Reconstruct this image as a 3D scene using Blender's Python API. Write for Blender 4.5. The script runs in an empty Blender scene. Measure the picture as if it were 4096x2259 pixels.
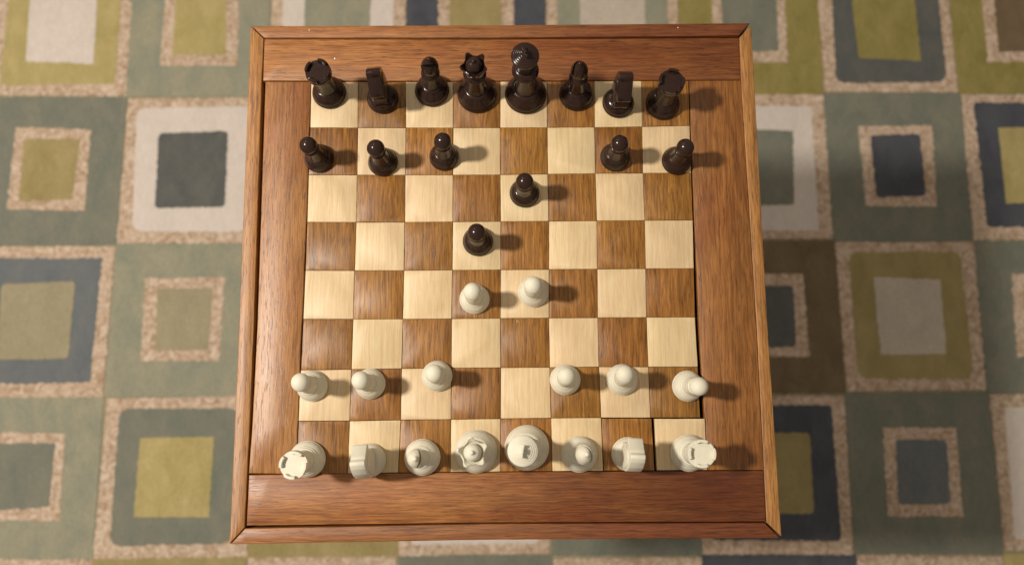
import bpy, bmesh, math, random
from mathutils import Vector, Matrix, noise

# ------------------------------------------------------------------ camera
SC = bpy.context.scene
TOP = 0.67                                   # playing surface above the floor (m)
cd = bpy.data.cameras.new("camera"); cam = bpy.data.objects.new("camera", cd)
SC.collection.objects.link(cam); SC.camera = cam
cam.location = (0.0077, -0.1240, TOP + 0.6867)
cam.rotation_euler = (0.16299, -0.00175, -0.00497)
cd.sensor_width = 36; cd.lens = 29.883; cd.clip_start = 0.02; cd.clip_end = 50
cd.dof.use_dof = True; cd.dof.focus_distance = 0.672; cd.dof.aperture_fstop = 4.6

# ------------------------------------------------------------------ light
W = bpy.data.worlds.new("World"); SC.world = W; W.use_nodes = True
bg = W.node_tree.nodes["Background"]
bg.inputs[0].default_value = (1.0, 0.87, 0.72, 1); bg.inputs[1].default_value = 0.335

def lamp(name, loc, power, col, rad):
    l = bpy.data.lights.new(name, 'POINT'); l.energy = power; l.color = col; l.shadow_soft_size = rad
    o = bpy.data.objects.new(name, l); o.location = loc; SC.collection.objects.link(o)
lamp("ceiling_lamp", (-1.087, 0.027, TOP + 1.479), 166, (1.0, 0.92, 0.81), 0.075)
lamp("wall_lamp", (-0.75, 1.15, TOP + 1.45), 13, (1.0, 0.90, 0.76), 0.05)

SC.view_settings.view_transform = 'Standard'; SC.view_settings.look = 'None'
SC.view_settings.exposure = 0.0; SC.view_settings.gamma = 1.0

# ------------------------------------------------------------------ helpers
C = SC.collection
rnd = random.Random(11)
def s2l(r, g, b):
    f = lambda v: (v/255/12.92 if v/255 <= .04045 else ((v/255+.055)/1.055)**2.4)
    return (f(r), f(g), f(b), 1)

def thing(name, label, cat, loc, group=None, rotz=0):
    o = bpy.data.objects.new(name, None); C.objects.link(o)
    o.location = loc; o.rotation_euler = (0, 0, rotz); o.empty_display_size = .01
    o["label"] = label; o["category"] = cat
    if group: o["group"] = group
    return o

def link(name, me, mat, parent=None, loc=(0, 0, 0), smooth=None):
    if smooth is not None:
        me.shade_smooth(); me.set_sharp_from_angle(angle=math.radians(smooth))
    o = bpy.data.objects.new(name, me); C.objects.link(o)
    if mat and not me.materials: me.materials.append(mat)
    if parent: o.parent = parent
    o.location = loc
    return o

def mesh(vs, fs, name="m"):
    me = bpy.data.meshes.new(name); me.from_pydata(vs, [], fs); me.update(); return me

def chaikin(p, n=1, q=.25):
    for _ in range(n):
        r = [p[0]]
        for a, b in zip(p, p[1:]):
            r.append((a[0]*(1-q)+b[0]*q, a[1]*(1-q)+b[1]*q)); r.append((a[0]*q+b[0]*(1-q), a[1]*q+b[1]*(1-q)))
        r.append(p[-1]); p = r
    return p

def lathe(prof, seg=56, lean=(0, 0), hn=1, cut=1):
    """profile in mm (r, z); leaning shifts x, y in proportion to height."""
    p = chaikin(prof, cut); vs = []; fs = []; n = len(p); rows = []
    for r, z in p:
        sx, sy = lean[0]*z/hn, lean[1]*z/hn
        if r < 1e-4: rows.append([len(vs)]); vs.append((sx/1000, sy/1000, z/1000)); continue
        row = []
        for k in range(seg):
            a = 2*math.pi*k/seg
            row.append(len(vs)); vs.append(((r*math.cos(a)+sx)/1000, (r*math.sin(a)+sy)/1000, z/1000))
        rows.append(row)
    for A, B in zip(rows, rows[1:]):
        for k in range(seg):
            k2 = (k+1) % seg
            if len(A) == 1 and len(B) == 1: continue
            if len(A) == 1: fs.append((A[0], B[k2], B[k]))
            elif len(B) == 1: fs.append((A[k], A[k2], B[0]))
            else: fs.append((A[k], A[k2], B[k2], B[k]))
    if len(rows[0]) > 1: fs.append(tuple(reversed(rows[0])))
    if len(rows[-1]) > 1: fs.append(tuple(rows[-1]))
    return mesh(vs, fs)

def refine(poly, step, jit, seed=0):
    out = []; n = len(poly)
    for i in range(n):
        a, b = Vector(poly[i]), Vector(poly[(i+1) % n]); L = (b-a).length; k = max(1, int(L/step))
        nrm = Vector((-(b-a).y, (b-a).x)).normalized() if L > 0 else Vector((0, 0))
        for j in range(k):
            q = a.lerp(b, j/k)
            if j:
                q = q + nrm*jit*noise.noise(Vector((q.x*.2+seed*7.3, q.y*.2, seed*3.1)))*1.3 + nrm*jit*rnd.uniform(-.5, .5)
            out.append((q.x, q.y))
    return out

def shrink(poly, d):
    """inset of a roughly convex outline (counter-clockwise)."""
    n = len(poly); out = []
    for i in range(n):
        a, b, c = Vector(poly[i-1]), Vector(poly[i]), Vector(poly[(i+1) % n])
        t1, t2 = (b-a), (c-b)
        if t1.length < 1e-9 or t2.length < 1e-9: out.append(tuple(b)); continue
        n1 = Vector((-t1.y, t1.x)).normalized(); n2 = Vector((-t2.y, t2.x)).normalized()
        m = n1+n2
        if m.length < 1e-6: out.append(tuple(b)); continue
        m = m/m.length; k = min(2.5, 1/max(.4, m.dot(n1)))
        out.append(tuple(b+m*d*k))
    return out

def ccw(poly):
    a = sum(p[0]*q[1]-q[0]*p[1] for p, q in zip(poly, poly[1:]+poly[:1]))
    return poly if a > 0 else poly[::-1]

def slab(poly, z0, z1, ch):
    """board with chamfered upper edge; mm in, metres out, origin moved to the outline's centre."""
    poly = ccw(poly); n = len(poly)
    cx = sum(p[0] for p in poly)/n; cy = sum(p[1] for p in poly)/n
    layers = [(poly, z0), (poly, z1-ch), (shrink(poly, ch*.35), z1-ch*.3), (shrink(poly, ch), z1)]
    vs = []; fs = []
    for pl, z in layers: vs += [((x-cx)/1000, (y-cy)/1000, z/1000) for x, y in pl]
    for l in range(3):
        for i in range(n):
            j = (i+1) % n; fs.append((l*n+i, l*n+j, (l+1)*n+j, (l+1)*n+i))
    fs.append(tuple(range(3*n, 4*n))); fs.append(tuple(reversed(range(n))))
    return mesh(vs, fs), (cx/1000, cy/1000, 0)

def box(x0, x1, y0, y1, z0, z1, bev=0):
    bm = bmesh.new(); bmesh.ops.create_cube(bm, size=1)
    for v in bm.verts:
        v.co = Vector((x0+(v.co.x+.5)*(x1-x0), y0+(v.co.y+.5)*(y1-y0), z0+(v.co.z+.5)*(z1-z0)))
    if bev: bmesh.ops.bevel(bm, geom=bm.edges[:], offset=bev, segments=2, affect='EDGES', profile=.5)
    me = bpy.data.meshes.new("m"); bm.to_mesh(me); bm.free(); return me

def extrude(poly, t, bev, seg=2):
    """outline in (u, z) mm -> plate of thickness t along x, edges bevelled; u runs along +y."""
    bm = bmesh.new()
    f = bm.faces.new([bm.verts.new((-t/2000, u/1000, z/1000)) for u, z in poly])
    r = bmesh.ops.extrude_face_region(bm, geom=[f])
    for v in [e for e in r['geom'] if isinstance(e, bmesh.types.BMVert)]: v.co.x += t/1000
    bmesh.ops.recalc_face_normals(bm, faces=bm.faces[:])
    bmesh.ops.bevel(bm, geom=bm.edges[:], offset=bev/1000, segments=seg, affect='EDGES', profile=.5, clamp_overlap=True)
    me = bpy.data.meshes.new("m"); bm.to_mesh(me); bm.free(); return me

# ------------------------------------------------------------------ materials
class NT:
    def __init__(s, name):
        s.m = bpy.data.materials.new(name); s.m.use_nodes = True; s.t = s.m.node_tree
        s.b = s.t.nodes["Principled BSDF"]
    def n(s, typ, **kw):
        x = s.t.nodes.new(typ)
        for k, v in kw.items():
            if k in x.inputs: x.inputs[k].default_value = v
            else: setattr(x, k, v)
        return x
    def l(s, a, b): s.t.links.new(a, b)
    def noise(s, vec, scale, detail=4, rough=.55, dist=0):
        x = s.n('ShaderNodeTexNoise'); x.inputs['Scale'].default_value = scale
        x.inputs['Detail'].default_value = detail; x.inputs['Roughness'].default_value = rough
        x.inputs['Distortion'].default_value = dist
        if vec is not None: s.l(vec, x.inputs['Vector'])
        return x.outputs['Fac']
    def ramp(s, fac, stops):
        x = s.n('ShaderNodeValToRGB'); e = x.color_ramp.elements
        while len(e) < len(stops): e.new(.5)
        for el, (p, c) in zip(e, stops): el.position = p; el.color = c if len(c) == 4 else (*c, 1)
        s.l(fac, x.inputs[0]); return x.outputs[0]
    def math(s, op, a, b):
        x = s.n('ShaderNodeMath', operation=op)
        for i, v in enumerate((a, b)):
            if isinstance(v, (int, float)): x.inputs[i].default_value = v
            else: s.l(v, x.inputs[i])
        return x.outputs[0]
    def mix(s, fac, a, b, bt='MIX'):
        x = s.n('ShaderNodeMix', data_type='RGBA', blend_type=bt)
        for i, v in ((0, fac), (6, a), (7, b)):
            if isinstance(v, (int, float)): x.inputs[i].default_value = v
            elif isinstance(v, tuple): x.inputs[i].default_value = v
            else: s.l(v, x.inputs[i])
        return x.outputs[2]
    def bump(s, h, strength, dist, prev=None):
        x = s.n('ShaderNodeBump'); x.inputs['Strength'].default_value = strength; x.inputs['Distance'].default_value = dist
        s.l(h, x.inputs['Height'])
        if prev is not None: s.l(prev, x.inputs['Normal'])
        return x.outputs[0]

def g(v): return (v, v, v, 1)

def wood(name, dark, mid, light, axis='y', pore=.6, rough=.36, var=.12, broad=.25, cathedral=0.0, stain=None, coat=.0, fine=1.0, grad=None, bump=.2):
    T = NT(name)
    tc = T.n('ShaderNodeTexCoord'); oi = T.n('ShaderNodeObjectInfo')
    off = T.n('ShaderNodeVectorMath', operation='SCALE'); off.inputs[0].default_value = (3.17, 5.31, 2.23)
    T.l(oi.outputs['Random'], off.inputs['Scale'])
    add = T.n('ShaderNodeVectorMath', operation='ADD'); T.l(tc.outputs['Object'], add.inputs[0]); T.l(off.outputs[0], add.inputs[1])
    # slow waver of the grain direction
    wv = T.n('ShaderNodeTexNoise'); wv.inputs['Scale'].default_value = 38; wv.inputs['Detail'].default_value = 2
    T.l(add.outputs[0], wv.inputs['Vector'])
    wsub = T.n('ShaderNodeVectorMath', operation='MULTIPLY_ADD'); T.l(wv.outputs['Color'], wsub.inputs[0])
    wsub.inputs[1].default_value = (.0028, .0028, .0); T.l(add.outputs[0], wsub.inputs[2])
    base = wsub.outputs[0]
    def mp(ac, al):
        m = T.n('ShaderNodeMapping'); m.inputs['Scale'].default_value = (ac, al, ac) if axis == 'y' else (al, ac, ac)
        T.l(base, m.inputs['Vector']); return m.outputs[0]
    streak = T.noise(mp(520, 24), 1, 6, .66, .15)
    fineN = T.noise(mp(1300*fine, 60*fine), 1, 3, .6, 0)
    poreN = T.noise(mp(900*fine, 75*fine), 1, 2, .5, 0)
    bro = T.noise(mp(60, 7), 1, 3, .5, .3)
    col = T.ramp(streak, [(.30, dark), (.50, mid), (.72, light)])
    col = T.mix(T.ramp(fineN, [(.36, g(1)), (.56, g(0))]), col, T.mix(.55, col, dark), 'MIX')
    pm = T.ramp(poreN, [(.58, g(0)), (.68, g(1))])
    pmx = T.math('MULTIPLY', pm, pore)
    col = T.mix(pmx, col, tuple(c*.42 for c in dark[:3])+(1,))
    if cathedral:
        wvt = T.n('ShaderNodeTexWave', wave_type='RINGS', rings_direction='X' if axis == 'x' else 'Y', wave_profile='SAW')
        m = T.n('ShaderNodeMapping'); m.inputs['Scale'].default_value = (60, 11, 40); T.l(base, m.inputs['Vector'])
        T.l(m.outputs[0], wvt.inputs['Vector']); wvt.inputs['Scale'].default_value = 1.1
        wvt.inputs['Distortion'].default_value = 2.2; wvt.inputs['Detail'].default_value = 2; wvt.inputs['Detail Scale'].default_value = 1.4
        cm = T.math('MULTIPLY', T.ramp(wvt.outputs['Fac'], [(.62, g(0)), (.95, g(1))]), cathedral)
        col = T.mix(cm, col, dark)
    bm_ = T.ramp(bro, [(.3, g(1-broad)), (.7, g(1+broad*.35))])
    col = T.mix(1.0, col, bm_, 'MULTIPLY')
    if stain:
        sn = T.noise(mp(16, 9), 1, 3, .55, .4)
        col = T.mix(T.math('MULTIPLY', T.ramp(sn, [(.42, g(0)), (.66, g(1))]), .8), col, T.mix(1.0, col, stain, 'MULTIPLY'))
    if grad:                                 # heartwood colour towards one end of the board
        sx = T.n('ShaderNodeSeparateXYZ'); T.l(tc.outputs['Object'], sx.inputs[0])
        e = T.math('ADD', T.math('MULTIPLY', sx.outputs[0], 3.4), T.math('ADD', T.math('MULTIPLY', bro, .9), .02))
        col = T.mix(T.ramp(e, [(.25, g(0)), (.95, g(1))]), col, T.mix(1.0, col, grad, 'MULTIPLY'))
    hsv = T.n('ShaderNodeHueSaturation'); T.l(col, hsv.inputs['Color'])
    r2 = T.math('FRACT', T.math('MULTIPLY', oi.outputs['Random'], 7.77), 0)
    T.l(T.math('ADD', T.math('MULTIPLY', oi.outputs['Random'], 2*var), 1-var), hsv.inputs['Value'])
    T.l(T.math('ADD', T.math('MULTIPLY', r2, .008), .497), hsv.inputs['Hue'])
    T.l(hsv.outputs[0], T.b.inputs['Base Color'])
    rr = T.math('ADD', T.math('MULTIPLY', fineN, .22), rough-.11)
    T.l(rr, T.b.inputs['Roughness'])
    T.b.inputs['Specular IOR Level'].default_value = .5
    h = T.math('SUBTRACT', T.math('MULTIPLY', fineN, .6), pm)
    T.l(T.bump(h, bump, .0005), T.b.inputs['Normal'])
    if coat:
        T.b.inputs['Coat Weight'].default_value = coat; T.b.inputs['Coat Roughness'].default_value = .22
    return T.m

DARK_SQ = wood("walnut_square", s2l(96, 57, 16), s2l(146, 97, 36), s2l(174, 121, 52), 'y', .55, .46, .11, .20, bump=.14)
LIGHT_SQ = wood("maple_square", s2l(194, 164, 122), s2l(207, 183, 143), s2l(214, 192, 154), 'y', .10, .50, .04, .08, .38, bump=.08)
PLANK_Y = wood("plank_along", s2l(110, 68, 32), s2l(158, 107, 58), s2l(176, 124, 70), 'y', .5, .42, .03, .14, 0, s2l(232, 206, 190), bump=.2)
PLANK_YR = wood("plank_along_golden", s2l(100, 60, 22), s2l(142, 94, 42), s2l(164, 112, 54), 'y', .55, .46, .02, .16, 0, s2l(226, 196, 176), bump=.16)
PLANK_X = wood("plank_across", s2l(112, 64, 26), s2l(162, 103, 53), s2l(180, 120, 66), 'x', .6, .44, .03, .18, 0, s2l(225, 195, 180), grad=s2l(196, 176, 168), bump=.16)
PLANK_XR = wood("plank_across_red", s2l(108, 60, 24), s2l(156, 98, 46), s2l(178, 118, 60), 'x', .45, .44, .02, .24, 0, s2l(215, 175, 160), grad=s2l(176, 148, 140), bump=.16)
RAIL_Y = wood("rail_along", s2l(116, 70, 34), s2l(164, 112, 60), s2l(180, 128, 74), 'y', .5, .46, .04, .18, bump=.2)
RAIL_X = wood("rail_across", s2l(108, 62, 30), s2l(146, 92, 48), s2l(164, 108, 60), 'x', .5, .46, .03, .22, grad=s2l(196, 168, 160), bump=.18)
LEG = wood("leg_wood", s2l(70, 38, 20), s2l(104, 62, 34), s2l(122, 76, 44), 'y', .5, .42, .05, .25)

def plain(name, col, rough, spec=.5):
    T = NT(name); T.b.inputs['Base Color'].default_value = col; T.b.inputs['Roughness'].default_value = rough
    T.b.inputs['Specular IOR Level'].default_value = spec
    return T.m
GAP = plain("dark_groove", s2l(26, 19, 15), .9, .1)

def plastic(name, c1, c2, rough, bump, sss=0, spec=.5):
    T = NT(name); tc = T.n('ShaderNodeTexCoord'); oi = T.n('ShaderNodeObjectInfo')
    n1 = T.noise(tc.outputs['Object'], 130, 3, .5); n2 = T.noise(tc.outputs['Object'], 700, 3, .6)
    col = T.mix(T.ramp(n1, [(.35, g(0)), (.65, g(1))]), c1, c2)
    T.l(col, T.b.inputs['Base Color'])
    T.l(T.math('ADD', T.math('MULTIPLY', n2, .16), rough-.08), T.b.inputs['Roughness'])
    T.b.inputs['Specular IOR Level'].default_value = .5; T.b.inputs['IOR'].default_value = 1+spec
    bp = T.bump(n1, bump, .0012); bp = T.bump(n2, bump*.6, .00025, bp)
    T.l(bp, T.b.inputs['Normal'])
    if sss:
        T.b.inputs['Subsurface Weight'].default_value = sss; T.b.inputs['Subsurface Radius'].default_value = (.002, .0018, .0012)
        T.b.inputs['Subsurface Scale'].default_value = 1.0
    return T.m
IVORY = plastic("ivory_plastic", s2l(205, 200, 181), s2l(212, 207, 189), .60, .10, .12, .36)
EBONY = plastic("dark_brown_plastic", s2l(42, 28, 24), s2l(48, 33, 28), .19, .18, 0, .32)

# ------------------------------------------------------------------ floor and rug
def grid_plane(s, z): return mesh([(-s, -s, z), (s, -s, z), (s, s, z), (-s, s, z)], [(0, 1, 2, 3)])
T = NT("floor_boards"); tc = T.n('ShaderNodeTexCoord')
T.l(T.ramp(T.noise(tc.outputs['Object'], 6, 5), [(.3, s2l(92, 66, 44)), (.7, s2l(128, 96, 66))]), T.b.inputs['Base Color'])
T.b.inputs['Roughness'].default_value = .5
fl = link("floor", grid_plane(4, 0), T.m); fl["kind"] = "structure"

def wool(name, a, b, sc=24, mott=None):
    up = lambda c: c and tuple(v*1.12 for v in c[:3])+(1,)
    a, b, mott = up(a), up(b), up(mott)
    T = NT(name); tc = T.n('ShaderNodeTexCoord'); oi = T.n('ShaderNodeObjectInfo')
    geo = T.n('ShaderNodeNewGeometry'); pos = geo.outputs['Position']
    m = T.n('ShaderNodeMapping'); m.inputs['Scale'].default_value = (1.35, .75, 1); T.l(pos, m.inputs['Vector'])
    n1 = T.noise(m.outputs[0], sc, 4, .55, .5)
    n2 = T.noise(pos, 420, 3, .6)
    m3 = T.n('ShaderNodeMapping'); m3.inputs['Scale'].default_value = (330, 60, 1); T.l(pos, m3.inputs['Vector'])
    n3 = T.noise(m3.outputs[0], 1, 3, .6)
    col = T.mix(T.ramp(n1, [(.30, g(0)), (.70, g(1))]), a, b)
    if mott:
        n4 = T.noise(pos, 62, 4, .62, 2.2)
        col = T.mix(T.ramp(n4, [(.36, g(0)), (.66, g(1))]), col, mott)
    col = T.mix(1.0, col, T.ramp(n2, [(.3, g(.80)), (.7, g(1.08))]), 'MULTIPLY')
    col = T.mix(1.0, col, T.ramp(n3, [(.3, g(.90)), (.7, g(1.04))]), 'MULTIPLY')
    T.l(col, T.b.inputs['Base Color']); T.b.inputs['Roughness'].default_value = 1.0
    T.b.inputs['Specular IOR Level'].default_value = .08
    T.l(T.bump(T.math('ADD', n2, n3), .6, .0015), T.b.inputs['Normal'])
    return T.m
WOOL = {
    'sage': wool("wool_sage", s2l(130, 132, 117), s2l(148, 143, 122)),
    'teal': wool("wool_grey_green", s2l(108, 112, 102), s2l(124, 122, 108)),
    'lime': wool("wool_lime", s2l(156, 143, 94), s2l(174, 158, 111)),
    'lime_shaded': wool("wool_lime_shaded", s2l(128, 118, 68), s2l(146, 134, 84)),  # lime yarn, weaker light at the far right painted into its colour
    'olive': wool("wool_olive", s2l(140, 126, 84), s2l(156, 141, 100)),
    'khaki': wool("wool_khaki", s2l(144, 135, 110), s2l(154, 144, 118)),
    'cream': wool("wool_cream", s2l(195, 185, 176), s2l(204, 193, 184)),
    'stone': wool("wool_stone", s2l(176, 165, 152), s2l(186, 175, 160)),
    'slate': wool("wool_slate", s2l(84, 86, 86), s2l(97, 97, 92)),
    'navy': wool("wool_navy", s2l(70, 72, 80), s2l(84, 86, 90)),
    'steel': wool("wool_steel_blue", s2l(98, 103, 107), s2l(110, 112, 111)),
    'brown': wool("wool_brown", s2l(104, 88, 68), s2l(118, 102, 80)),
    'tan': wool("wool_tan_outline", s2l(146, 120, 94), s2l(168, 142, 116), 34, s2l(203, 184, 166)),
}
rug = thing("rug", "patterned wool rug of nested green, cream and slate squares under the table", "rug", (0, 0, 0))
XB = [-1094, -864, -630, -396, -165, 70, 298, 534, 760, 991, 1224]
YB = [909, 663, 414, 163, -81, -325, -569, -813]
link("backing", box(XB[0]/1000-.01, XB[-1]/1000+.01, YB[-1]/1000-.01, YB[0]/1000+.01, 0, .0075), WOOL['khaki'], rug)
# (outer colour, inner colour) of every cell, rows from the far side; frame cells and plain cells alternate
CELLS = [
    [('sage', 'lime'), ('teal', 'olive'), ('lime', 'slate'), ('sage', 'navy'), ('cream', 'sage'), ('olive', 'steel'), ('navy', 'lime'), ('sage', 'cream'), ('teal', 'olive'), ('lime', 'slate')],
    [('sage', 'navy'), ('lime', 'cream'), ('sage', 'lime'), ('cream', 'sage'), ('navy', 'olive'), ('sage', 'stone'), ('lime_shaded', 'teal'), ('slate', 'lime_shaded'), ('lime_shaded', 'brown'), ('cream', 'navy')],
    [('navy', 'khaki'), ('teal', 'olive'), ('cream', 'slate'), ('olive', 'cream'), ('teal', 'lime'), ('lime', 'slate'), ('cream', 'teal'), ('teal', 'navy'), ('navy', 'lime'), ('sage', 'cream')],
    [('lime', 'slate'), ('steel', 'khaki'), ('sage', 'khaki'), ('navy', 'cream'), ('sage', 'olive'), ('cream', 'slate'), ('brown', 'slate'), ('olive', 'stone'), ('teal', 'olive'), ('slate', 'cream')],
    [('cream', 'sage'), ('sage', 'teal'), ('teal', 'lime'), ('olive', 'slate'), ('cream', 'teal'), ('teal', 'lime'), ('navy', 'olive'), ('teal', 'steel'), ('cream', 'slate'), ('olive', 'teal')],
    [('teal', 'cream'), ('slate', 'lime'), ('olive', 'navy'), ('sage', 'cream'), ('teal', 'slate'), ('lime', 'cream'), ('navy', 'khaki'), ('stone', 'slate'), ('lime', 'sage'), ('navy', 'cream')],
    [('lime', 'navy'), ('cream', 'slate'), ('sage', 'lime'), ('steel', 'cream'), ('olive', 'slate'), ('teal', 'lime'), ('cream', 'navy'), ('sage', 'olive'), ('slate', 'cream'), ('teal', 'lime')],
]
seedc = [0]
def rag(x0, x1, y0, y1, j=1.6, wob=2.5, rc=0):
    seedc[0] += 1
    w = lambda: rnd.uniform(-wob, wob)
    P = [(x0+w(), y0+w()), (x1+w(), y0+w()), (x1+w(), y1+w()), (x0+w(), y1+w())]
    if rc:
        Q = []
        for i in range(4):
            a, b, c = Vector(P[i-1]), Vector(P[i]), Vector(P[(i+1) % 4])
            p1 = b+(a-b).normalized()*rc; p2 = b+(c-b).normalized()*rc
            Q += [tuple(p1), tuple(p1.lerp(p2, .5).lerp(b, .4)), tuple(p2)]
        P = Q
    return refine(P, 3.5, j, seedc[0])
def patch(name, poly, z0, z1, m):
    me, loc = slab(poly, z0, z1, .6)
    return link(name, me, m, rug, loc)
for r, row in enumerate(CELLS):
    for c, (co, ci) in enumerate(row):
        x0, x1, y1, y0 = XB[c], XB[c+1], YB[r], YB[r+1]
        if (r+c) % 2 == 0:                        # framed cell: tan edge, broad band, centre
            patch("tan_outline", rag(x0+2, x1-2, y0+2, y1-2, 1.9, 3), 7.4, 9.0, WOOL['tan'])
            patch("colour_band", rag(x0+22, x1-22, y0+20, y1-19, 1.8, 3.5, rnd.choice((0, 6, 14))), 8.6, 9.6, WOOL[co])
            patch("centre_square", rag(x0+59, x1-59, y0+60, y1-62, 1.2, 3, rnd.choice((0, 3, 6))), 9.2, 10.2, WOOL[ci])
        else:                                     # plain cell: field, small tan outline, centre
            patch("field_square", rag(x0-1, x1+1, y0-1, y1+1, 1.4, 1.5), 7.4, 8.8, WOOL[co])
            patch("tan_outline", rag(x0+54, x1-54, y0+56, y1-54, 1.9, 3), 8.4, 9.4, WOOL['tan'])
            patch("centre_square", rag(x0+73, x1-73, y0+74, y1-71, 1.6, 2.5, rnd.choice((0, 3, 6))), 9.0, 10.0, WOOL[ci])

# ------------------------------------------------------------------ chess table
table = thing("chess_table", "small wooden table with inlaid chessboard top standing on the rug", "table", (0, 0, 0))
def board(name, poly, m, step=6, jit=.08, ch=.55, z1=0.0, z0=-9.0, label=None):
    me, loc = slab(refine(poly, step, jit, rnd.random()*50), z0, z1, ch)
    o = link(name, me, m, table, (loc[0], loc[1], TOP), 40)
    if label: o["label"] = label
    return o
# frame rails (mm), mitred; the far right and near right mitres have opened
board("frame_rail", [(-213.4, 213.4), (-10.5, 213.3), (215.8, 214.4), (205.7, 203.2), (127, 202.5), (-10.6, 201.9), (-202.3, 202.5)], RAIL_X, ch=.6, z0=-24, z1=.2)
board("frame_rail", [(-214.4, 213.2), (-202.8, 201.9), (-202.6, 163.2), (-200.2, -45.2), (-200.0, -121.3), (-200.5, -203.9), (-211.4, -216.0), (-212.2, -45.1)], RAIL_Y, ch=.6, z0=-24, z1=.3)
board("frame_rail", [(216.8, 212.2), (216.9, -47.2), (219.0, -212.6), (207.8, -201.9), (208.0, -162), (208.1, -47.1), (205.7, 153.9), (205.9, 200.9)], RAIL_Y, ch=.6, z0=-24, z1=.1)
board("frame_rail", [(-210.8, -216.3), (-200.1, -204.6), (-10.7, -202.1), (206.4, -202.5), (217.4, -213.9), (-10.7, -214.0)], RAIL_X, ch=.6, z0=-24, z1=.2)
# border planks
board("border_plank", [(-202.1, 201.3), (-201.7, 163.7), (0, 162.8), (205.4, 162.8), (205.6, 200.8), (-10.6, 200.4)], PLANK_X)
board("border_plank", [(-199.6, 162.9), (-197.4, -45.2), (-197.9, -121.3), (-199.1, -162.6), (-161.9, -163.2), (-161.8, -124), (-161.7, -60), (-161.1, -20), (-160.5, 80.6), (-161.1, 162.6)], PLANK_Y)
board("border_plank", [(161.6, 162.3), (161.1, 122.5), (161.3, 100.5), (160.9, 66.3), (161.2, -46.9), (161.6, -72.6), (162.8, -120.9), (163.4, -121.8), (163.4, -161.9), (207.7, -162.1), (207.8, -47.1), (205.5, 153.9), (205.2, 162.4)], PLANK_YR)
board("border_plank", [(-198.9, -163.7), (-10.7, -162.6), (207.7, -162.4), (207.2, -201.4), (-10.7, -201.1), (-198.9, -202.5)], PLANK_XR)
# playing squares: measured crossings of the grid lines
GX = {(i, j): (i-4)*40.0 for i in range(9) for j in range(9)}
GY = {(i, j): (4-j)*40.48+.35 for i in range(9) for j in range(9)}
MEAS = {(0,0):(-160.8,162.5),(1,0):(-120.7,162.4),(2,0):(-80.2,162.2),(3,0):(-39.9,162.2),(4,0):(.3,162.2),(5,0):(40.2,162),(6,0):(80.5,162.2),(7,0):(120.6,162.3),(8,0):(160.9,162.3),
 (0,1):(-160.1,122),(1,1):(-119.9,121.7),(2,1):(-79.4,121.5),(3,1):(-39.5,121.3),(4,1):(.1,121.2),(5,1):(40,121.2),(6,1):(79.9,121.2),(7,1):(120,121.6),(8,1):(160.3,122.3),
 (0,2):(-160.1,80.8),(1,2):(-119.5,80.5),(2,2):(-79.3,80.3),(3,2):(-39.4,80.1),(4,2):(.2,80.2),(5,2):(39.9,80.6),(6,2):(79.7,80.9),(7,2):(119.5,81),(8,2):(159.9,81.1),
 (0,3):(-159.9,40.4),(1,3):(-119.3,40),(2,3):(-79.1,39.9),(8,3):(159.6,40.6),(0,4):(-159.9,-.3),(1,4):(-119.6,-.6),(2,4):(-79.1,-.7),(8,4):(158.9,0),(0,5):(-160.3,-40.4),(1,5):(-119.8,-40.6),(2,5):(-79.4,-40.7),(8,5):(158.4,-40.2),
 (0,6):(-160.8,-81.6),(1,6):(-120.2,-81.2),(2,6):(-79.7,-80.8),(3,6):(-39.7,-80.5),(4,6):(.1,-80.5),(5,6):(39.5,-80.4),(6,6):(79.2,-80.2),(7,6):(119,-80.4),(8,6):(159,-80.5),
 (0,7):(-161.3,-122.1),(1,7):(-120.6,-122.1),(2,7):(-79.8,-121.6),(3,7):(-39.8,-121.3),(4,7):(-.2,-121),(5,7):(40.1,-120.8),(6,7):(80.1,-120.6),(7,7):(119.5,-120.8),(8,7):(159.2,-121),
 (0,8):(-161.6,-163.3),(1,8):(-121,-163.1),(2,8):(-81.2,-162.6),(3,8):(-39.9,-162.4),(4,8):(-.6,-162.2),(5,8):(40.7,-162.1),(6,8):(80.8,-162.1),(7,8):(121.6,-162.1),(8,8):(163,-162)}
for j in (3, 4, 5):                                      # rows whose inner crossings run straight
    a = MEAS[(2, j)]; b = MEAS[(8, j)]
    for i in range(3, 8):
        t = (i-2)/6; MEAS[(i, j)] = (a[0]+(b[0]-a[0])*t, a[1]*(1-t)+b[1]*t)
for j in range(8):
    for i in range(8):
        q = [MEAS[(i, j)], MEAS[(i, j+1)], MEAS[(i+1, j+1)], MEAS[(i+1, j)]]
        if (i, j) == (7, 7): q = [(122.6, -121.5), (123.2, -161.9), (163.0, -161.9), (162.9, -121.7)]
        if (i, j) == (6, 7): q = [(80.3, -121.1), (81.2, -161.9), (121.4, -162.0), (120.4, -121.3)]
        q = shrink(ccw(q), .16)
        q = [(x+rnd.uniform(-.07, .07), y+rnd.uniform(-.07, .07)) for x, y in q]
        light = (i+j) % 2 == 0
        board("light_square" if light else "dark_square", q, LIGHT_SQ if light else DARK_SQ, 5, .09, .28, rnd.uniform(-.16, .0))
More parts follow.
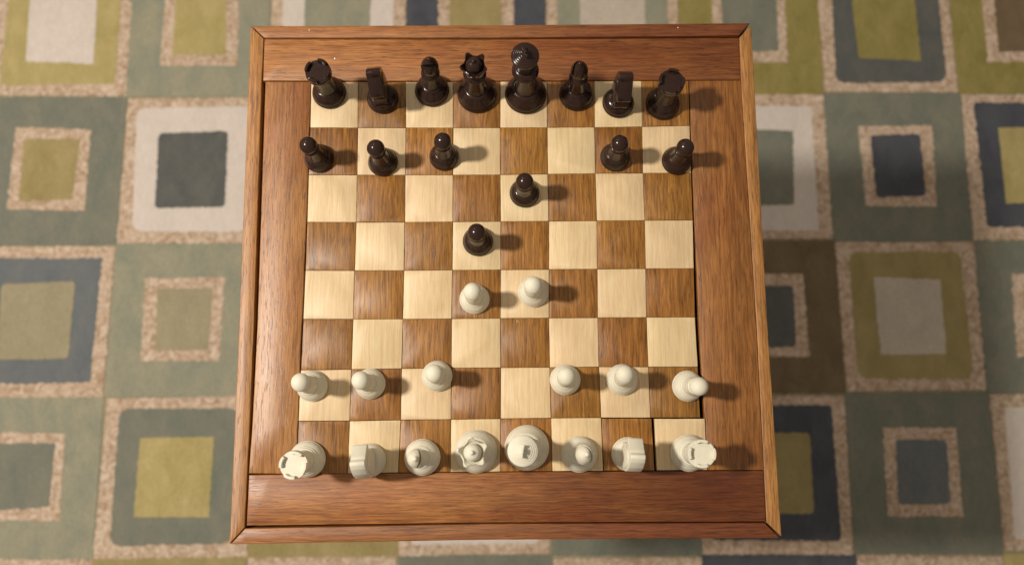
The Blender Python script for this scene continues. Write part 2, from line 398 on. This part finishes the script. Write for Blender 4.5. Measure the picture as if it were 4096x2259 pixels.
# hidden structure below
link("base_board", box(-.205, .205, -.205, .205, TOP-.016, TOP-.0095), GAP, table)
def leg(x, y):
    s, e = .019, .014; vs = []
    for k, z in ((e, .0102), (s, TOP-.0165)):
        vs += [(-k, -k, z), (k, -k, z), (k, k, z), (-k, k, z)]
    me = mesh(vs, [(3, 2, 1, 0), (4, 5, 6, 7)]+[(i, (i+1) % 4, (i+1) % 4+4, i+4) for i in range(4)])
    link("leg", me, LEG, table, (x, y, 0))
for x in (-.165, .165):
    for y in (-.165, .165): leg(x, y)
for s in (-1, 1):
    link("apron", box(-.144, .144, s*.165-.009, s*.165+.009, TOP-.075, TOP-.0165), LEG, table)
    link("apron", box(s*.165-.009, s*.165+.009, -.144, .144, TOP-.075, TOP-.0165), LEG, table)

# ------------------------------------------------------------------ chess pieces
PAWN_BASE = [(0, 0), (11.5, 0), (12.3, .8), (12.4, 2.6), (11.7, 3.3), (11.7, 3.9), (11.5, 5.4), (10.2, 8.4), (8.8, 10.2), (8.1, 11.1), (8.0, 12.2), (7.3, 12.8), (0, 12.9)]
PAWN_STEM = [(0, 12.6), (7.3, 12.6), (6.9, 15.5), (6.2, 21), (5.8, 27), (5.9, 28.4), (6.6, 29.1), (6.7, 30.1), (5.6, 30.9), (0, 31.2)]
R_ = 7.1
PAWN_HEAD = [(0, 30.4), (4.8, 30.9)]+[(R_*math.cos(math.radians(a)), 37+R_*math.sin(math.radians(a))) for a in range(-45, 86, 10)]+[(0, 44.1)]
def skirt(r, h, step):      # turned foot common to the big pieces
    return [(0, 0), (r-.9, 0), (r-.05, .9), (r, 3.0), (r-.8, 3.8), (r-.7, 4.6), (r-1.1, 6.8), (r-3.0, 10.2), (r-5.6, h), (r-6.0, h+1.0), (r-6.9, h+1.8), (r-7.4, h+2.2), (0, h+2.3)]
ROOK_BASE = [(0, 0), (13.6, 0), (14.35, .9), (14.4, 2.9), (13.6, 3.7), (13.8, 4.6), (13.3, 6.6), (11.7, 9.6), (10.6, 10.8), (10.5, 12), (9.5, 12.6), (9.4, 13.8), (8.5, 14.6), (0, 14.7)]
ROOK_BODY = [(0, 14.4), (8.4, 14.4), (7.6, 20), (7.1, 28), (7.2, 33.5), (7.8, 37.6), (9.3, 40.1), (10.3, 41.2), (10.5, 43), (10.4, 46.2), (10.0, 46.6), (0, 46.5)]
BISH_STEM = [(0, 15.2), (6.6, 15.2), (5.6, 20), (4.9, 28), (4.7, 34), (6.6, 35), (7.6, 36.2), (7.5, 37.2), (6.4, 38), (6.7, 39), (5.6, 40), (4.8, 40.6), (0, 40.8)]
BISH_MITRE = [(0, 40.4), (4.6, 40.6), (6.2, 42.2), (7.1, 45.6), (7.1, 49.2), (6.2, 53.2), (4.3, 56.8), (2.2, 59.4), (1.5, 60.3), (1.9, 61.2), (1.9, 62.2), (1.1, 63.2), (0, 63.4)]
QUEEN_STEM = [(0, 16.2), (9.0, 16.2), (7.4, 20), (6.3, 28), (5.9, 38), (6.0, 41), (8.4, 42), (9.4, 43.4), (9.3, 44.4), (8.2, 45.2), (8.6, 46.4), (7.6, 47.6), (6.6, 48.2), (0, 48.4)]
QUEEN_BALL = [(0, 54.4), (5.8, 55.6), (6.5, 58.6), (6.1, 61.2), (4.6, 63.6), (2.5, 64.7), (1.5, 65.2), (1.6, 66.3), (.9, 67.3), (0, 67.5)]
KING_STEM = [(0, 17), (9.4, 17), (8.3, 21), (7.5, 29), (6.9, 40), (6.8, 47), (9.0, 48.4), (10.7, 50), (10.8, 51.6), (9.6, 52.6), (10.0, 54), (8.8, 55.6), (7.2, 56.6), (0, 56.8)]
KING_CAP = [(0, 56.4), (7.0, 56.6), (6.9, 59), (7.6, 64), (8.9, 70), (10.3, 75), (10.9, 77.6), (10.7, 78.8), (9.7, 79.0), (9.5, 79.6), (8.3, 79.7), (8.1, 80.4), (6.8, 80.5), (6.6, 81.2), (5.2, 81.3), (5.0, 82.0), (3.4, 82.1), (3.0, 82.9), (0, 83.1)]
KNIGHT_BASE = [(0, 0), (12.6, 0), (13.3, .9), (13.3, 2.8), (12.5, 3.6), (12.6, 4.4), (12.2, 6.4), (10.6, 9.2), (8.8, 11), (0, 11.4)]
HORSE = [(-10.6, 10.0), (-12.2, 17), (-12.4, 27), (-11.4, 37), (-8.8, 46), (-4.6, 53.0), (-1.6, 55.8), (.6, 56.2), (1.8, 54.6), (2.2, 51.6), (4.4, 50.0), (12.2, 40.4), (13.2, 38.0), (12.6, 34.8), (9.6, 33.2), (9.0, 30.6), (5.6, 29.8), (5.2, 27.6), (8.6, 22), (9.6, 16), (9.4, 10.0)]
JAW = [(-9.2, 9.8), (-10.4, 22), (-9.6, 33), (-6.4, 42), (-1.2, 45.6), (3.6, 43.6), (6.0, 38), (3.4, 32), (2.8, 26), (5.6, 19), (6.4, 9.8)]

def rot_mesh(me, a):
    me.transform(Matrix.Rotation(a, 4, 'Z')); return me
def shear(me, lean, hn):
    for v in me.vertices:
        v.co.x += lean[0]/1000*(v.co.z*1000/hn); v.co.y += lean[1]/1000*(v.co.z*1000/hn)
    return me

def cut_mitre(me, ang):
    """slanting slot sawn into the mitre with a boolean, evaluated to a plain mesh."""
    o = bpy.data.objects.new("t", me); C.objects.link(o)
    cm = box(-.0010, .0010, -.012, .012, -.0052, .0060)
    cm.transform(Matrix.Rotation(ang, 4, 'Z') @ Matrix.Translation((.0025, 0, .0545)) @ Matrix.Rotation(math.radians(22), 4, 'Y'))
    c = bpy.data.objects.new("c", cm); C.objects.link(c)
    md = o.modifiers.new("b", 'BOOLEAN'); md.object = c; md.operation = 'DIFFERENCE'; md.solver = 'EXACT'
    dg = bpy.context.evaluated_depsgraph_get(); dg.update()
    out = bpy.data.meshes.new_from_object(o.evaluated_get(dg))
    bpy.data.objects.remove(o); bpy.data.objects.remove(c)
    return out

def crown_mesh(ang):
    seg = 120; rings = []
    def s(a):
        v = 1-abs(math.sin(2.5*(a-ang))); return max(0, min(1, v*1.45-.12))
    specs = [(lambda a: (0, 47.9)), (lambda a: (7.4, 47.9)), (lambda a: (8.2, 49.5)), (lambda a: (8.8, 52.5)), (lambda a: (8.9+.9*s(a), 55.4)),
             (lambda a: (8.5+2.5*s(a), 57.2+1.5*s(a))), (lambda a: (8.4+2.9*s(a), 58.0+2.2*s(a))), (lambda a: (7.7+2.5*s(a), 58.3+2.2*s(a))),
             (lambda a: (7.2+1.2*s(a), 57.3+1.0*s(a))), (lambda a: (6.8, 56.0)), (lambda a: (4, 55.4)), (lambda a: (0, 55.3))]
    vs = []; fs = []
    for f in specs:
        if f(0)[0] == 0: rings.append([len(vs)]); vs.append((0, 0, f(0)[1]/1000)); continue
        row = []
        for k in range(seg):
            a = 2*math.pi*k/seg; r, z = f(a); row.append(len(vs)); vs.append((r*math.cos(a)/1000, r*math.sin(a)/1000, z/1000))
        rings.append(row)
    for A, B in zip(rings, rings[1:]):
        for k in range(seg):
            k2 = (k+1) % seg
            if len(A) == 1: fs.append((A[0], B[k2], B[k]))
            elif len(B) == 1: fs.append((A[k], A[k2], B[0]))
            else: fs.append((A[k], A[k2], B[k2], B[k]))
    return mesh(vs, fs)

def merlon(a0, w):
    seg = 8; vs = []
    prof = [(7.9, 46.0), (10.35, 46.0), (10.35, 49.5), (9.95, 50.1), (8.4, 50.1), (8.0, 49.6)]
    for k in range(seg+1):
        a = a0-w/2+w*k/seg
        e = .25 if k in (0, seg) else 0
        for r, z in prof: vs.append((r*math.cos(a)/1000, r*math.sin(a)/1000, (z-(e if z > 48 else 0))/1000))
    n = len(prof); fs = []
    for k in range(seg):
        for i in range(n):
            j = (i+1) % n; fs.append((k*n+i, k*n+j, (k+1)*n+j, (k+1)*n+i))
    fs.append(tuple(reversed(range(n)))); fs.append(tuple(range(seg*n, seg*n+n)))
    me = mesh(vs, fs); bm = bmesh.new(); bm.from_mesh(me); bmesh.ops.recalc_face_normals(bm, faces=bm.faces[:]); bm.to_mesh(me); bm.free()
    return me

def piece(kind, x, y, lean, white, label, group, ang=0):
    m = IVORY if white else EBONY
    nm = {'P': 'pawn', 'R': 'rook', 'N': 'knight', 'B': 'bishop', 'Q': 'queen', 'K': 'king'}[kind]
    hn = {'P': 37, 'R': 47, 'N': 45, 'B': 51, 'Q': 62, 'K': 80}[kind]
    o = thing(nm, label, "chess "+nm, (x/1000, y/1000, TOP+.0001), group)
    o.scale = (1+rnd.uniform(-.012, .012),)*3
    def add(name, me, sm=38): link(name, shear(me, lean, hn), m, o, (0, 0, 0), sm)
    if kind == 'P':
        add("base", lathe(PAWN_BASE)); add("stem", lathe(PAWN_STEM)); add("ball_head", lathe(PAWN_HEAD))
    elif kind == 'R':
        add("base", lathe(ROOK_BASE)); add("tower", lathe(ROOK_BODY))
        for k in range(4): add("battlement", merlon(ang+k*math.pi/2, math.radians(50)), 30)
    elif kind == 'N':
        add("base", lathe(KNIGHT_BASE))
        me = extrude(HORSE, 11.0, .7); rot_mesh(me, ang); add("horse_head", me, 30)
        me = extrude(JAW, 12.6, .6); rot_mesh(me, ang); add("neck", me, 30)
    elif kind == 'B':
        add("base", lathe(skirt(14.4, 12.6, 1))); add("stem", lathe(BISH_STEM))
        add("mitre", cut_mitre(lathe(BISH_MITRE, 64), ang), 35)
    elif kind == 'Q':
        add("base", lathe(skirt(16.7, 13.8, 1))); add("stem", lathe(QUEEN_STEM))
        add("coronet", crown_mesh(ang), 40); add("finial", lathe(QUEEN_BALL))
    elif kind == 'K':
        add("base", lathe(skirt(17.7, 14.6, 1))); add("stem", lathe(KING_STEM)); add("cap", lathe(KING_CAP), 30)
        cr = [(-1.6, 82.2), (-1.5, 83.6), (-4.3, 83.2), (-4.7, 86.4), (-1.6, 86.0), (-1.9, 87.8), (1.9, 87.8), (1.6, 86.0), (4.7, 86.4), (4.3, 83.2), (1.5, 83.6), (1.6, 82.2)]
        me = extrude(cr, 1.9, .35); rot_mesh(me, ang); add("cross", me, 30)
    return o

rad = math.radians
DP, WP = "dark brown pawns", "ivory pawns"
D = [
 ('R', -144.6, 152.1, (.4, -.4), "dark brown glossy rook standing beside the queen-side dark knight", None, rad(65)),
 ('N', -99.1, 146.6, (0, 0), "dark brown knight between the dark rook and the bishop next to the queen", None, rad(180+5)),
 ('B', -57.6, 153.7, (2.6, 1.0), "dark brown bishop standing directly beside the dark queen", None, rad(-88)),
 ('Q', -19.3, 150.1, (-.4, 1.0), "dark brown queen with scalloped coronet beside the dark king", None, rad(48)),
 ('K', 21.9, 150.1, (-1.9, -.1), "dark brown king, tallest dark piece, with ringed cap and thin cross", None, rad(25)),
 ('B', 64.8, 149.4, (-1.3, 1.2), "dark brown bishop standing directly beside the dark king", None, rad(140)),
 ('N', 100.0, 142.1, (0, 0), "dark brown knight between the dark rook and the bishop next to the king", None, rad(180)),
 ('R', 137.6, 141.2, (-.8, .5), "dark brown glossy rook standing beside the king-side dark knight", None, rad(80)),
 ('P', -151.2, 94.4, (-.8, -.5), "dark brown pawn on the edge file in front of the queen-side dark rook", DP, 0),
 ('P', -97.9, 91.1, (-.4, -.1), "dark brown pawn in front of the queen-side dark knight", DP, 0),
 ('P', -47.0, 95.5, (1.6, 1.4), "dark brown pawn in front of the bishop beside the dark queen", DP, 0),
 ('P', 96.2, 94.4, (-.6, -.3), "dark brown pawn in front of the king-side dark knight", DP, 0),
 ('P', 147.5, 91.1, (.2, -.3), "dark brown pawn in front of the king-side dark rook, beside the open gap", DP, 0),
 ('P', 20.2, 63.9, (-.4, -.6), "dark brown pawn advanced one square in front of the dark king", DP, 0),
 ('P', -18.5, 23.2, (.4, -.8), "dark brown pawn advanced two squares in front of the dark queen", DP, 0),
]
Wt = [
 ('R', -152.7, -151.6, (.5, -2.5), "ivory rook standing beside the queen-side ivory knight", None, rad(75)),
 ('N', -104.0, -152.8, (0, 0), "ivory knight between the ivory rook and the bishop next to the queen", None, rad(5)),
 ('B', -62.0, -150.7, (.5, 1.0), "ivory bishop standing directly beside the ivory queen", None, rad(-6)),
 ('Q', -19.6, -146.5, (-.4, 1.2), "ivory queen with scalloped coronet beside the ivory king", None, rad(26)),
 ('K', 20.7, -143.7, (-4.6, -.2), "ivory king with ringed flat cap and thin upright cross", None, rad(-9)),
 ('B', 61.9, -149.0, (.8, 1.6), "ivory bishop standing directly beside the ivory king", None, rad(20)),
 ('N', 100.6, -149.0, (0, 0), "ivory knight between the ivory rook and the bishop next to the king", None, rad(-3)),
 ('R', 148.5, -148.5, (.1, 1.0), "ivory rook standing beside the king-side ivory knight", None, rad(88)),
 ('P', -21.1, -24.9, (-.1, .6), "ivory pawn advanced two squares in front of the ivory queen", WP, 0),
 ('P', 26.7, -19.4, (-1.0, -.2), "ivory pawn advanced two squares in front of the ivory king", WP, 0),
 ('P', -150.9, -94.5, (-.6, 1.2), "ivory pawn in front of the queen-side ivory rook", WP, 0),
 ('P', -104.5, -93.0, (-1.5, 1.0), "ivory pawn in front of the queen-side ivory knight", WP, 0),
 ('P', -51.0, -87.1, (.8, .1), "ivory pawn in front of the bishop beside the ivory queen", WP, 0),
 ('P', 51.7, -90.5, (-1.1, 1.0), "ivory pawn in front of the bishop beside the ivory king", WP, 0),
 ('P', 97.3, -90.8, (-2.2, 2.0), "ivory pawn in front of the king-side ivory knight", WP, 0),
 ('P', 149.5, -95.9, (1.4, -1.8), "ivory pawn overhanging the open gap in front of the king-side ivory rook", WP, 0),
]
for k, x, y, ln, lb, gr, an in D: piece(k, x, y, ln, False, lb, gr, an)
for k, x, y, ln, lb, gr, an in Wt: piece(k, x, y, ln, True, lb, gr, an)

# ------------------------------------------------------------------ small crumb on the far plank
bm = bmesh.new(); bmesh.ops.create_icosphere(bm, subdivisions=1, radius=.0006)
for v in bm.verts: v.co = Vector((v.co.x*1.1, v.co.y*1.7, max(-.0003, v.co.z*.7)))*rnd.uniform(.85, 1.15)
me = bpy.data.meshes.new("m"); bm.to_mesh(me); bm.free()
cr = link("crumb", me, plain("white_crumb", s2l(235, 228, 215), .7), None, (-.1411, .1833, TOP+.0003))
for sx_, sy_, lb_ in ((-163.7, 209.3, "pale speck on the far frame rail near its tightly closed mitre"), (153.4, 210.2, "pale speck on the far frame rail near its open split mitre")):
    c2 = cr.copy(); C.objects.link(c2); c2.location = (sx_/1000, sy_/1000, TOP+.0004); c2.scale = (.7, .6, .6); c2["label"] = lb_; c2["category"] = "crumb"
cr["label"] = "tiny white crumb on the wooden border beside a dark rook"; cr["category"] = "crumb"

# splintered chip in the dark square before the ivory king's pawn
def sliver(x, y, l, w, h, a, m, name):
    vs = [(-w, 0, 0), (0, l, 0), (w, .1*l, 0), (.2*w, -l, 0), (0, .1*l, h)]
    me = mesh([tuple(c/1000 for c in v) for v in vs], [(3, 2, 1, 0), (0, 3, 4), (3, 2, 4), (2, 1, 4), (1, 0, 4)])
    me.transform(Matrix.Rotation(a, 4, 'Z')); link(name, me, m, table, (x/1000, y/1000, TOP-.00005))
CHIP = plain("dark_split", s2l(52, 28, 12), .6); PALE = plain("splinter_glint", s2l(206, 170, 130), .35)  # pale slivers paint in the glint on the splintered edge
sliver(12.2, -43.6, 2.6, .45, .12, .12, CHIP, "wood_chip"); sliver(13.0, -43.2, 2.0, .30, .30, -.1, PALE, "wood_chip")
sliver(13.9, -43.0, 1.5, .30, .25, .2, PALE, "wood_chip"); sliver(13.3, -46.2, 2.4, .20, .08, -.2, CHIP, "wood_chip")
